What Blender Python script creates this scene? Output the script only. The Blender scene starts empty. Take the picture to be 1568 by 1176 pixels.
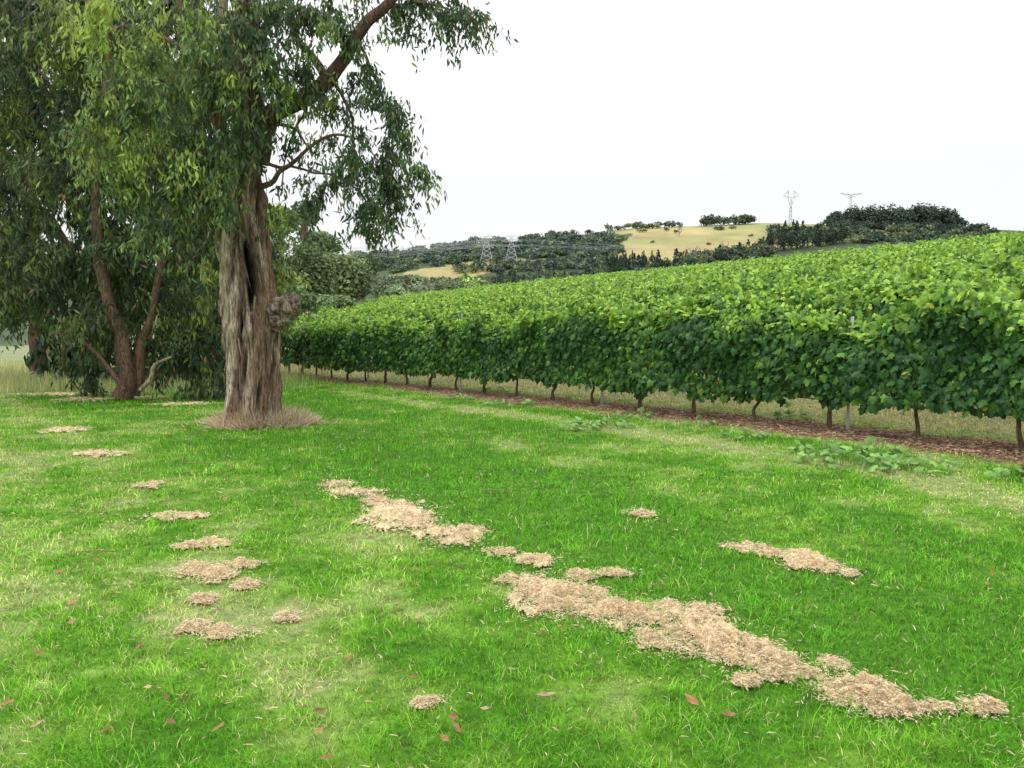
import bpy, math, numpy as np
from mathutils import Vector
rng=np.random.default_rng(7)
F=1230.0; P=math.radians(5.48); CAMZ=1.7
cP,sP=math.cos(P),math.sin(P)
scene=bpy.context.scene
def pdir(ix,iy):
    a=(ix-784)/F; b=(588-iy)/F
    dy=cP+b*sP; dz=-sP+b*cP
    return a/dy, dz/dy
def at(ix,iy,y):
    u,e=pdir(ix,iy); return np.array([u*y,y,CAMZ+e*y])
# ---------- noise
def _h(i,j,k):
    n=(i*374761393+j*668265263+k*1274126177)&0xffffffff
    n=((n^(n>>13))*1103515245)&0xffffffff
    n=((n^(n>>16))*668265263)&0xffffffff
    return ((n^(n>>15))&0xffffff)/16777215.0
def vn(x,y,z=0.0):
    x,y,z=np.broadcast_arrays(np.asarray(x,float),np.asarray(y,float),np.asarray(z,float))
    xi=np.floor(x).astype(np.int64);yi=np.floor(y).astype(np.int64);zi=np.floor(z).astype(np.int64)
    fx=x-xi;fy=y-yi;fz=z-zi
    fx=fx*fx*(3-2*fx);fy=fy*fy*(3-2*fy);fz=fz*fz*(3-2*fz)
    r=0
    for a in(0,1):
        wa=fx if a else 1-fx
        for b in(0,1):
            wb=fy if b else 1-fy
            for c in(0,1):
                wc=fz if c else 1-fz
                r=r+wa*wb*wc*_h(xi+a,yi+b,zi+c)
    return r
def fbm(x,y,z=0.0,o=3):
    r=0;t=0;a=1.0
    for i in range(o):
        r=r+a*vn(x*2**i+17.3*i,y*2**i+5.1*i,np.asarray(z)*2**i+3.7*i);t+=a;a*=.5
    return r/t
def sm(a,b,x):
    t=np.clip((x-a)/(b-a),0,1);return t*t*(3-2*t)
# ---------- terrain
RT=[(-300,430),(200,415),(430,398),(540,390),(600,388),(660,382),(725,372),(780,370),(850,361),(905,358),(970,349),(1060,346),(1170,341),(1270,344),(1300,345),(1500,350),(1700,360),(2400,380)]
RU=np.array([pdir(a,b)[0] for a,b in RT]);RE=np.array([pdir(a,b)[1] for a,b in RT])
def S(x,y): return (x+.72*y-12.9)/1.232
def terrain(x,y):
    x=np.asarray(x,float);y=np.asarray(y,float)
    yc=np.minimum(y,150)
    lawn=-.042*2*np.logaddexp(0,(yc-10)/2)
    s=np.minimum(S(x,yc),98)
    up=.130*np.logaddexp(0,s*1.5)/1.5
    near=lawn+up+.05*(fbm(x*.35,y*.35)-.5)+.02*(fbm(x*1.7,y*1.7)-.5)
    u=x/np.maximum(y,50)
    zr=CAMZ+np.interp(u,RU,RE)*700
    t=np.clip((y-280)/420,0,1)
    hill=-14+(zr+14)*t+ 5*(fbm(x*.012,y*.012)-.5)*np.sin(np.pi*t)
    hill=hill-np.clip((y-700)/900,0,1)*zr*.6
    w=sm(150,262,y)
    return near*(1-w)+hill*w
def tz(x,y): return float(terrain(np.array([x]),np.array([y]))[0])
def onground(ix,iy,ymin=1.5,ymax=900):
    u,e=pdir(ix,iy)
    ys=np.geomspace(ymin,ymax,1500)
    d=CAMZ+e*ys-terrain(u*ys,ys)
    k=np.argmax(d<0) if (d<0).any() else len(ys)-1
    return np.array([u*ys[k],ys[k],terrain(u*ys[k:k+1],ys[k:k+1])[0]])
# ---------- mesh helpers
def mesh_obj(name,V,Fc,C=None,mat=None,smooth=False,parent=None):
    V=np.asarray(V,np.float32);Fc=np.asarray(Fc,np.int32)
    m=bpy.data.meshes.new(name)
    k=Fc.shape[1];n=len(Fc)
    m.vertices.add(len(V));m.vertices.foreach_set('co',V.ravel())
    m.loops.add(n*k);m.loops.foreach_set('vertex_index',Fc.ravel())
    m.polygons.add(n);m.polygons.foreach_set('loop_start',np.arange(0,n*k,k,dtype=np.int32))
    m.polygons.foreach_set('loop_total',np.full(n,k,np.int32))
    m.update(calc_edges=True)
    m.polygons.foreach_set('use_smooth',np.full(n,smooth))
    if C is not None:
        a=m.color_attributes.new('Col','FLOAT_COLOR','POINT')
        c=np.ones((len(V),4),np.float32);c[:,:3]=C;a.data.foreach_set('color',c.ravel())
    if mat: m.materials.append(mat)
    o=bpy.data.objects.new(name,m);scene.collection.objects.link(o)
    if parent: o.parent=parent
    return o
def empty(name):
    o=bpy.data.objects.new(name,None);scene.collection.objects.link(o);return o
def nz(v): return v/np.maximum(np.linalg.norm(v,axis=-1,keepdims=True),1e-9)
def scatter(tv,tf,pos,d,nrm,ls,ws,cols):
    d=nz(d);side=nz(np.cross(d,nrm));n=np.cross(side,d)
    tv=np.asarray(tv,float);tf=np.asarray(tf)
    V=pos[:,None,:]+side[:,None,:]*(tv[None,:,0:1]*ws[:,None,None])+d[:,None,:]*(tv[None,:,1:2]*ls[:,None,None])+n[:,None,:]*(tv[None,:,2:3]*ls[:,None,None])
    N=len(pos);k=len(tv)
    Fc=(tf[None]+ (np.arange(N)*k)[:,None,None]).reshape(-1,tf.shape[1])
    C=np.repeat(cols,k,axis=0)
    return V.reshape(-1,3),Fc,C
def merge(parts):
    V=[];Fc=[];C=[];o=0
    for v,f,c in parts:
        V.append(v);Fc.append(np.asarray(f)+o);C.append(c);o+=len(v)
    return np.concatenate(V),np.concatenate(Fc),np.concatenate(C)
def tri(t): return (t[0],np.concatenate([t[1][:,[0,1,2]],t[1][:,[0,2,3]]]),t[2])
def tube(pts,rad,seg=8,col=(.2,.15,.1),sub=4,wob=0.0):
    pts=np.asarray(pts,float);rad=np.asarray(rad,float)
    n=len(pts);t=np.arange(n);tt=np.linspace(0,n-1,(n-1)*sub+1)
    Pp=np.vstack([2*pts[0]-pts[1],pts,2*pts[-1]-pts[-2]])
    i=np.minimum(tt.astype(int),n-2);f=(tt-i)[:,None]
    a,b,c,d=Pp[i],Pp[i+1],Pp[i+2],Pp[i+3]
    p=.5*((2*b)+(-a+c)*f+(2*a-5*b+4*c-d)*f**2+(-a+3*b-3*c+d)*f**3)
    if wob: p=p+wob*(np.stack([vn(tt*1.7,3.1),vn(tt*1.7,9.1),vn(tt*1.7,19.1)],1)-.5)
    r=np.interp(tt,t,rad)
    tan=nz(np.gradient(p,axis=0));ref=np.array([0.13,1,0.07]) if abs(nz((pts[-1]-pts[0])[None])[0,1])<.8 else np.array([1,0,.1])
    s=nz(np.cross(tan,ref));b2=np.cross(tan,s)
    an=np.linspace(0,2*np.pi,seg,endpoint=False)
    rr=r[:,None]*(1+.18*(vn(an[None]*1.3+p[:,2:3]*.5,p[:,2:3]*4)-.5)*2)
    V=p[:,None]+rr[...,None]*(s[:,None]*np.cos(an)[None,:,None]+b2[:,None]*np.sin(an)[None,:,None])
    m=len(p);ii,jj=np.meshgrid(np.arange(m-1),np.arange(seg),indexing='ij');j2=(jj+1)%seg
    q=np.stack([ii*seg+jj,ii*seg+j2,(ii+1)*seg+j2,(ii+1)*seg+jj],-1).reshape(-1,4)
    V=V.reshape(-1,3)
    C=np.array(col)[None]*(.6+.8*vn(V[:,0]*14,V[:,1]*14,V[:,2]*5))[:,None]
    return V,q,C
# ---------- materials
def nt(name):
    m=bpy.data.materials.new(name);m.use_nodes=True;n=m.node_tree;n.nodes.clear();return m,n
def leafmat(name,trans=.3,rough=.55,spec=.3,nscale=30,gain=1.0):
    m,n=nt(name);N=n.nodes;L=n.links
    a=N.new('ShaderNodeAttribute');a.attribute_name='Col'
    tc=N.new('ShaderNodeTexCoord');no=N.new('ShaderNodeTexNoise');no.inputs['Scale'].default_value=nscale;no.inputs['Detail'].default_value=0
    L.new(tc.outputs['Object'],no.inputs['Vector'])
    mr=N.new('ShaderNodeMapRange');mr.inputs[3].default_value=.7*gain;mr.inputs[4].default_value=1.3*gain;L.new(no.outputs[0],mr.inputs[0])
    mx=N.new('ShaderNodeVectorMath');mx.operation='SCALE';L.new(a.outputs['Color'],mx.inputs[0]);L.new(mr.outputs[0],mx.inputs['Scale'])
    p=N.new('ShaderNodeBsdfPrincipled');L.new(mx.outputs[0],p.inputs['Base Color'])
    p.inputs['Roughness'].default_value=rough;p.inputs['Specular IOR Level'].default_value=spec
    t=N.new('ShaderNodeBsdfTranslucent');L.new(mx.outputs[0],t.inputs['Color'])
    ms=N.new('ShaderNodeMixShader');ms.inputs[0].default_value=trans
    L.new(p.outputs[0],ms.inputs[1]);L.new(t.outputs[0],ms.inputs[2])
    o=N.new('ShaderNodeOutputMaterial');L.new(ms.outputs[0],o.inputs[0]);return m
def roughmat(name,scale=(20,20,20),amp=.5,bump=.5,dist=.02,rough=.9,spec=.15,detail=5):
    m,n=nt(name);N=n.nodes;L=n.links
    a=N.new('ShaderNodeAttribute');a.attribute_name='Col'
    tc=N.new('ShaderNodeTexCoord');mp=N.new('ShaderNodeMapping');mp.inputs['Scale'].default_value=scale
    L.new(tc.outputs['Object'],mp.inputs[0])
    no=N.new('ShaderNodeTexNoise');no.inputs['Scale'].default_value=1;no.inputs['Detail'].default_value=detail;no.inputs['Roughness'].default_value=.65
    L.new(mp.outputs[0],no.inputs['Vector'])
    mr=N.new('ShaderNodeMapRange');mr.inputs[1].default_value=.35;mr.inputs[2].default_value=.65;mr.inputs[3].default_value=1-amp;mr.inputs[4].default_value=1+amp;L.new(no.outputs[0],mr.inputs[0])
    mx=N.new('ShaderNodeVectorMath');mx.operation='SCALE';L.new(a.outputs['Color'],mx.inputs[0]);L.new(mr.outputs[0],mx.inputs['Scale'])
    b=N.new('ShaderNodeBump');b.inputs['Strength'].default_value=bump;b.inputs['Distance'].default_value=dist;L.new(no.outputs[0],b.inputs['Height'])
    p=N.new('ShaderNodeBsdfPrincipled');L.new(mx.outputs[0],p.inputs['Base Color']);L.new(b.outputs[0],p.inputs['Normal'])
    p.inputs['Roughness'].default_value=rough;p.inputs['Specular IOR Level'].default_value=spec
    o=N.new('ShaderNodeOutputMaterial');L.new(p.outputs[0],o.inputs[0]);return m
M_grass=leafmat('grass_blades',.28,.6,.2,8,1.36)
M_leaf=leafmat('eucalyptus_leaves',.25,.5,.3,6,1.55)
M_vine=leafmat('vine_leaves',.3,.5,.3,18,1.32)
M_far=leafmat('distant_foliage',.15,.9,.05,.3,1.9)
M_dry=leafmat('dry_plant',.15,.9,.05,40,1.1)
M_bark=roughmat('bark',(45,45,8),.6,1.0,.04)
M_wood=roughmat('vine_wood',(60,60,20),.5,.6,.01)
M_soil=roughmat('ground_surface',(9,9,9),.35,.7,.03)
M_steel=roughmat('galvanised_steel',(30,30,8),.15,.1,.002,.45,.5)
# ---------- colour zones
def zone(x,y):
    s=S(x,y);al=(-.72*x+y)/1.232
    n1=fbm(x*.5,y*.5,1.0,4);n2=fbm(x*2.3,y*2.3,5.0,4);nb=fbm(s*1.3,al*.14,9.0,3);n3=fbm(x*8,y*8,2.,2)
    dry=(nb-.5)*1.3+(n1-.5)*.7+(n2-.5)*1.4+.235+(n3-.5)*.8
    dry+=.13*np.sin(s*2*np.pi/1.35+.6*(n1-.5))
    dry-=.30*np.exp(-((s+6.4)/.7)**2)
    dry+=.13*np.exp(-((s+9.2)/1.2)**2)*sm(2,4,y)
    dry-=.22*np.exp(-((s+4.9)/.5)**2)
    dry+=.12*np.exp(-((s+5.7)/.3)**2)+.14*np.exp(-((s+7.9)/.35)**2)
    dry+=.32*sm(-4.2,-1.6,s)
    dry-=.16*sm(4.2,2.5,y)
    dry=np.clip(dry,0,1)[:,None]
    lush=np.array([.088,.262,.012]);mid=np.array([.175,.365,.026]);pale=np.array([.42,.46,.17])
    t=np.clip(dry*1.7,0,1)
    c=lush*(1-t)+mid*t
    c=c+(pale-c)*np.clip((dry-.42)*1.2,0,.66)
    db=sm(.3,.9,s+.5*(n2-.5))[:,None]
    c=c+(np.array([.34,.34,.13])*(.7+.6*n1[:,None])-c)*db
    w=.78+.6*(n1-.5)
    mul=sm(-w-.25,-w+.15,s+.7*(n2-.5))*(1-sm(.15,.5,s+.5*(n2-.5)))*sm(60,40,y)
    mul=mul*np.clip(.65+1.2*n2,0,1)
    pad=sm(18.8,20.2,y+1.6*(n1-.5))*sm(-5.2,-7.5,x)
    c=c+(np.array([.40,.41,.20])*(.8+.4*n2[:,None])-c)*pad[:,None]*.8
    return c,mul,pad,dry[:,0]
# ---------- ground sheet
def ground():
    nx,ny=600,540
    t=np.linspace(-1,1,nx);gx=1600*np.sinh(6.2*t)/np.sinh(6.2)
    t=np.linspace(-.42,1,ny);gy=3.0+1700*np.sinh(6.4*t)/np.sinh(6.4)
    X,Y=np.meshgrid(gx,gy);x=X.ravel();y=Y.ravel();z=terrain(x,y)
    c,mul,pad,dry=zone(x,y)
    c=c*np.array([.62,.62,.75])  # ground colour darkened so the gaps between grass blades look shaded
    br=np.array([.24,.135,.09])*(.6+.8*vn(x*3,y*3,7.))[:,None]
    c=c+(br-c)*mul[:,None]
    far=sm(120,200,y)[:,None]
    ys=np.maximum(y,1);u=x/ys;e=(z-CAMZ)/ys
    ang=np.arctan(e)+P
    yy=588-F*np.tan(ang);xx=784+F*u*(cP+ (588-yy)/F*sP)
    yy=yy+3*(vn(x*.02,y*.02)-.5)
    wood=np.array([.065,.092,.045]);gold=np.array([.37,.31,.14])
    g1=(xx>938)&(yy<412-(xx-940)*.12)&(yy>np.interp(xx,[938,960,980,1010,1170,1290],[385,366,352,335,330,330]))
    g1|=(xx>900)&(xx<975)&(yy>347)&(yy<359)
    g2=(xx>590)&(xx<840)&(yy<np.interp(xx,[590,700,760,840],[434,430,414,408]))&(yy>np.interp(xx,[590,640,720,840],[424,414,401,397]))
    g3=(xx>600)&(xx<800)&(yy>436)&(yy<450)
    hc=np.where((g1|g2)[:,None],gold,wood)
    hc=np.where(g3[:,None],np.array([.24,.27,.12]),hc)
    gm=fbm(x*.016,y*.02,4.,3)[:,None]
    hc=np.where((g1|g2)[:,None],hc+(np.array([.20,.24,.09])-hc)*np.clip((gm-.46)*4,0,.7),hc)
    hc=hc*(.65+.7*fbm(x*.06,y*.035,0,4))[:,None]
    hc=np.where((y<262)[:,None],np.array([.12,.16,.05]),hc)
    c=c*(1-far)+hc*far
    ii,jj=np.meshgrid(np.arange(ny-1),np.arange(nx-1),indexing='ij')
    q=np.stack([ii*nx+jj,ii*nx+jj+1,(ii+1)*nx+jj+1,(ii+1)*nx+jj],-1).reshape(-1,4)
    mesh_obj('ground',np.stack([x,y,z],1),q,c,M_soil,True)
ground()
# ---------- grass
def grass():
    N=580000
    yg=np.linspace(1.3,42,3000);wd=2*(.70*yg+1.2);pdf=wd*yg**-1.6;cdf=np.cumsum(pdf);cdf/=cdf[-1]
    y=np.interp(rng.random(N),cdf,yg);x=(rng.random(N)*2-1)*(.70*y+1.2)
    c,mul,pad,dry=zone(x,y)
    s=S(x,y)
    keep=(rng.random(N)>mul*.93)&(s<4)
    x,y,c,mul,pad,dry=[a[keep] for a in(x,y,c,mul,pad,dry)];N=len(x)
    tall=(rng.random(N)<pad*.75)
    tuft=fbm(x*5,y*5,11.,2)
    h=(.018+.030*rng.random(N))*(.35+1.3*tuft)*(1+.02*y)
    h=h*(1.25-.5*dry)*(1+.35*sm(3.2,2.0,y))
    h=np.where(rng.random(N)<.02,h*1.9,h)
    h=np.where(tall,.20+.30*rng.random(N)*(.5+vn(x*1.5,y*1.5)),h)
    w=.0032*(y/3)**.85*(.6+.8*rng.random(N));w=np.where(tall,w*.6,w)
    p=np.stack([x,y,terrain(x,y)-.003],1)
    a=rng.random(N)*2*np.pi;lean=rng.random(N)*1.2+.2;lean=np.where(tall,lean*.6,lean)
    d=np.stack([np.cos(a)*lean,np.sin(a)*lean,np.ones(N)],1)
    nr=np.stack([-np.cos(a),-np.sin(a),np.ones(N)*1.],1)+.9*(rng.random((N,3))-.5)
    c=c*(.45+1.05*rng.random(N))[:,None]*(.62+.75*tuft)[:,None]
    straw=rng.random(N)<(.04+.24*dry*dry)
    c=np.where(straw[:,None],np.array([.55,.48,.25])*(.6+.6*rng.random(N))[:,None],c)
    yel=rng.random(N)<.15
    c=np.where(yel[:,None]&~straw[:,None],c*np.array([1.5,1.25,1.5]),c)
    near=y<8.5
    tv=[(-.5,0,0),(.5,0,0),(-.42,.5,.05),(.42,.5,.05),(0,1,-.18)];tf=[(0,1,3),(0,3,2),(2,3,4)]
    A=scatter(tv,tf,p[near],d[near],nr[near],h[near],w[near],c[near])
    tv2=[(-.5,0,0),(.5,0,0),(0,1,.1)];f=~near
    B=scatter(tv2,[(0,1,2)],p[f],d[f],nr[f],h[f],w[f]*1.15,c[f])
    V,Fc,C=merge([A,B]);mesh_obj('grass',V,Fc,C,M_grass)
grass()
# ---------- dry clippings
def clippings():
    L=[(612,792,34,14),(640,800,18,8),(598,780,22,6),(690,822,32,10),(715,818,18,5),(540,757,26,5),(515,745,16,3),(575,770,12,4),(840,916,38,20),(865,928,32,14),(815,905,20,9),(908,915,18,7),(940,940,34,12),(985,948,40,14),(1040,965,48,22),(1025,985,30,14),(1070,950,30,12),(1110,995,40,14),(1150,1008,32,12),(1180,1020,24,10),(1140,1050,14,5),(1230,1035,20,6),(1275,1022,14,6),(1310,1060,34,16),(1335,1080,34,13),(1380,1095,34,8),(1500,1088,20,9),(1440,1092,18,4),(1190,1042,14,5),
       (1232,862,24,9),(1265,873,18,5),(1140,843,18,4),(1180,852,12,3),(1298,882,10,4),(290,878,20,6),(335,885,18,6),(380,900,14,4),(290,840,16,3),(325,836,18,4),(370,868,20,4),(345,975,26,6),(445,950,14,5),(270,795,28,3),(155,697,28,3),(100,660,24,3),(140,612,38,3),(280,620,34,2),(225,610,26,2),(95,605,46,2),(300,965,14,6),(310,922,14,4),(820,862,22,5),(930,882,24,4),(790,893,22,4),(765,850,14,3),(885,888,14,4),(230,745,14,3),(980,790,14,3),(650,1082,14,5)]
    parts=[]
    for ix,iy,rx,ry in L:
        p=onground(ix,iy);g=p[1]*1.02/F
        RX=rx*g*1.15; RY=min(ry*g*p[1]/1.7*1.2,RX*1.5)
        big=min(1,rx/34*ry/12)
        mm=76;gg=np.linspace(-2.0,2.0,mm);GX,GY=np.meshgrid(gg,gg);gx=GX.ravel();gy=GY.ravel()
        sf=1+1.2*(1-big)
        def field(X,Y,qx,qy):
            return .27-.27*(qx**2+qy**2)+2.3*(fbm(X*9*sf,Y*9*sf,3.,4)-.5)+.9*(fbm(X*38,Y*38,1.,2)-.5)
        X=p[0]+gx*RX;Y=p[1]+gy*RY;f=field(X,Y,gx,gy)
        hf=.024+.026*big
        Z=.012+np.clip(f,-.35,.8)*hf*1.3+.012*(vn(X*60,Y*60,1.)-.5)+.008*(vn(X*120,Y*120,1.)-.5)
        V=np.stack([X,Y,terrain(X,Y)+Z],1)
        ii,jj=np.meshgrid(np.arange(mm-1),np.arange(mm-1),indexing='ij');a0=(ii*mm+jj).ravel()
        fc=np.concatenate([np.stack([a0,a0+1,a0+mm+1],1),np.stack([a0,a0+mm+1,a0+mm],1)])
        fc=fc[(f[fc]>-.04).all(1)]
        col=np.array([.80,.645,.41])*(.55+.55*vn(X*75,Y*75,2.)+.3*(fbm(X*14,Y*14,8.,2)-.5)+.12*np.clip(f,-.5,.6))[:,None]
        if len(fc): parts.append((V,fc,col))
        n=int(1800+7500*big*min(1.4,1/(p[1]/4)))
        q=rng.normal(0,.95,(n,2));x=p[0]+q[:,0]*RX;y=p[1]+q[:,1]*RY;f=field(x,y,q[:,0],q[:,1])
        k=rng.random(n)<np.where(f>.05,.38,np.clip(.5+f*.8,.05,1));x=x[k];y=y[k];f=f[k];n=len(x)
        if n==0: continue
        pos=np.column_stack([x,y,terrain(x,y)+.022+np.clip(f,-.1,.8)*hf*1.3+.010*rng.random(n)])
        a=rng.random(n)*6.28;dd=np.stack([np.cos(a),np.sin(a),.5*(rng.random(n)-.4)],1)
        col=np.array([.84,.68,.44])*(.5+.5*rng.random(n))[:,None]
        wsc=.0030*max(1,(p[1]/3.4)**.9)
        parts.append(scatter([(-.5,-.5,0),(.5,-.5,0),(.35,.1,.1),(-.2,.5,0)],[(0,1,2),(0,2,3)],pos,dd,np.tile([0,0,1.],(n,1))+.6*(rng.random((n,3))-.5),.008+.020*rng.random(n),wsc*(.6+.9*rng.random(n)),col))
    n=20000;yy=2+22*rng.random(n)**1.6;xx=(rng.random(n)*2-1)*(.74*yy+1)
    z0,mul,pad,dry=zone(xx,yy);s=S(xx,yy);wr=np.exp(-((s+7.15)/.35)**2)+.7*np.exp(-((s+9.4)/.6)**2)+.4*np.exp(-((s+5.9)/.3)**2)
    k=(rng.random(n)<np.clip(dry*.7+wr*.6,0,1)*vn(xx*3,yy*3)*1.4)&(s<-1);xx=xx[k];yy=yy[k];n=len(xx)
    a=rng.random(n)*6.28
    parts.append(scatter([(-.5,-.5,0),(.5,-.5,0),(.35,.1,.1),(-.2,.5,0)],[(0,1,2),(0,2,3)],np.column_stack([xx,yy,terrain(xx,yy)+.025]),np.stack([np.cos(a),np.sin(a),.3*rng.random(n)],1),np.tile([0,0,1.],(n,1)),.02+.03*rng.random(n),.0042*(yy/3)**.8,np.array([.60,.50,.30])*(.6+.6*rng.random(n))[:,None]))
    V,Fc,C=merge(parts);mesh_obj('dry_grass_clippings',V,Fc,C,M_dry)
clippings()
# ---------- fallen leaves / twigs
def litter():
    n=300;y=1.9+16*rng.random(n)**1.2;x=(rng.random(n)*2-1)*(.72*y+.8);x=np.where(rng.random(n)<.4,-abs(x),x)
    k=S(x,y)<-1.2;x=x[k];y=y[k];n=len(x)
    hand=[(112,932),(110,963),(535,1020),(215,1000),(10,1090),(150,866),(610,935),(640,955),(60,1010),(700,1130),(1060,1085),(835,1075),(232,958),(540,683),(1190,850),(270,912)]
    hp=np.array([onground(a,b) for a,b in hand])
    x=np.concatenate([x,hp[:,0]]);y=np.concatenate([y,hp[:,1]]);n=len(x)
    tv=[(0,-.5,0),(.5,-.15,.05),(.4,.2,.0),(0,.5,.14),(-.4,.2,.0),(-.5,-.15,.05),(0,0,-.04)]
    tf=[(0,1,6),(1,2,6),(2,3,6),(3,4,6),(4,5,6),(5,0,6)]
    a=rng.random(n)*6.28
    cols=np.array([[.30,.15,.09],[.38,.22,.15],[.20,.11,.07],[.45,.32,.20],[.40,.20,.11]])[rng.integers(0,5,n)]
    big=np.ones(n);big[-16:]=1.7
    pr=scatter(tv,tf,np.column_stack([x,y,terrain(x,y)+.035]),np.stack([np.cos(a),np.sin(a),.4*(rng.random(n)-.5)],1),np.stack([rng.random(n)-.5,rng.random(n)-.7,np.ones(n)],1),(.03+.04*rng.random(n))*big,(.012+.014*rng.random(n))*big,cols)
    mesh_obj('fallen_leaves',*pr,M_dry)
    parts=[]
    for ix,iy,l in [(760,757,.28),(150,853,.3),(300,715,.35),(275,655,.3),(1010,905,.1)]:
        p=onground(ix,iy);a=rng.random()*.6-.3
        d=np.array([math.cos(a),math.sin(a),0])*l
        parts.append(tube([p-d*.5+[0,0,.03],p+[0,.02,.035],p+d*.5+[0,0,.03]],[.004,.005,.003],6,(.25,.15,.1)))
    mesh_obj('fallen_twigs',*merge(parts),M_wood)
litter()
# ---------- vineyard
NV=np.array([1,.72,0])/1.232;TV=np.array([-.72,1,0])/1.232
o=[(0,0),(.16,-.12),(.42,-.02),(.36,.2),(.52,.46),(.26,.56),(.2,.8),(0,1.0),(-.2,.8),(-.26,.56),(-.52,.46),(-.36,.2),(-.42,-.02),(-.16,-.12)]
VT=[(a,b,-.13*abs(a)*2-.10*b*b) for a,b in o]+[(0,.38,.05)]
VF=[(i,(i+1)%14,14) for i in range(14)]
VT2=[(0,0,0),(.5,.2,-.1),(.3,.7,-.12),(0,1,-.15),(-.3,.7,-.12),(-.5,.2,-.1)];VF2=[(0,1,2),(0,2,3),(0,3,4),(0,4,5)]
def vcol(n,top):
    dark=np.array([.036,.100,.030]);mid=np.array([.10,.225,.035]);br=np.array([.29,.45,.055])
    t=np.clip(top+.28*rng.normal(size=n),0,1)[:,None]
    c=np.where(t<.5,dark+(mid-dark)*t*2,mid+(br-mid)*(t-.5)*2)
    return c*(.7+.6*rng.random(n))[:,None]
def topf(al,k,topz):
    return topz+.60*(fbm(al*.5,k*7.3,0,3)-.5)+.46*(vn(al*1.9,k*3.1,4.)-.5)
def canopy(k,y0,y1,n,size,lod,topz=1.72,pmin=0.42):
    c0=12.9+3.2*k
    if k==0: yy=y0+(y1-y0)*rng.random(n)**1.25
    else: yy=y0+(y1-y0)*rng.random(n)
    al=yy*1.232
    typ=rng.random(n)
    hT=topf(al,k,topz)
    zf=rng.random(n)
    top=(typ>=.62)&(typ<.84);inn=typ>=.84
    lo=pmin+.16*(vn(al*3,k*1.)-.5)+.10*(vn(al*9,k*1.)-.5)
    z=lo+(hT-lo)*zf
    bul=.34*(fbm(al*1.6,z*2.2,k*5.+1,2)-.5)
    hw=.30*(1-.5*sm(.7,1,zf))+bul*1.6
    off=-hw+.06*rng.normal(size=n)
    off=np.where(top,(rng.random(n)*2-1)*.27,off)
    z=np.where(top,hT-.16*rng.random(n)-2.0*np.abs(off)**1.6,z)
    off=np.where(inn,(rng.random(n)*2-.6)*.25,off)
    base=np.stack([c0-.72*yy,yy,0*yy],1)
    base=base+NV*off[:,None]
    base[:,2]=terrain(base[:,0],base[:,1])+z
    rn=rng.normal(size=(n,3))*.50
    nrm=np.where(top[:,None],np.array([-.3,-.35,1.0]),-NV*.95+np.array([0,0,.45]))+rn
    d=np.where(top[:,None],-NV*.7+np.array([0,0,-.35]),np.array([0,0,-1.])-NV*.25)+rng.normal(size=(n,3))*.5
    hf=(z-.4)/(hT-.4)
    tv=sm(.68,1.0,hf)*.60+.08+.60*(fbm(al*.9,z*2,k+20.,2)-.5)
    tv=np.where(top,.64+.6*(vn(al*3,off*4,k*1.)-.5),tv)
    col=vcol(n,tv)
    yel=rng.random(n)<.006;col=np.where(yel[:,None],np.array([.35,.35,.05]),col)
    sz=size*(.6+.6*rng.random(n))
    T,Fq=(VT,VF) if lod==0 else (VT2,VF2)
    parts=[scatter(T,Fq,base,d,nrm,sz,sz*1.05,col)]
    ns=int((y1-y0)*1.232*(9 if k==0 else 6 if k<4 else 2.6));m=8
    ys=y0+(y1-y0)*rng.random(ns);al=ys*1.232
    hT=topf(al,k,topz)
    t=np.linspace(0,1,m)[None]
    ln=(.15+.52*rng.random(ns)**1.4)[:,None];so=((rng.random(ns)*2-1)*.3)[:,None]
    cv=(rng.normal(size=ns)*.25-.18)[:,None];ct=(rng.normal(size=ns)*.3)[:,None]
    droop=rng.random(ns)[:,None]
    X=c0-.72*ys[:,None];Y=ys[:,None]
    off=so+cv*t*1.4;zz=hT[:,None]-.1+ln*(t-droop*1.5*t**2.2);tt=ct*t
    pos=np.stack([X+NV[0]*off+TV[0]*tt,Y+NV[1]*off+TV[1]*tt,zz],-1).reshape(-1,3)
    pos[:,2]+=terrain(pos[:,0],pos[:,1]);n2=len(pos)
    pos=pos+rng.normal(size=(n2,3))*.03
    sz=np.tile((size*(1-.45*t[0])),ns)*(.7+.5*rng.random(n2))
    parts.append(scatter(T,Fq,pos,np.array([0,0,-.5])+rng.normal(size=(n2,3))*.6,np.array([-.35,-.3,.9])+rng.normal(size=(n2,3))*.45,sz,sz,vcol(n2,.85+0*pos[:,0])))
    return merge(parts)
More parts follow.
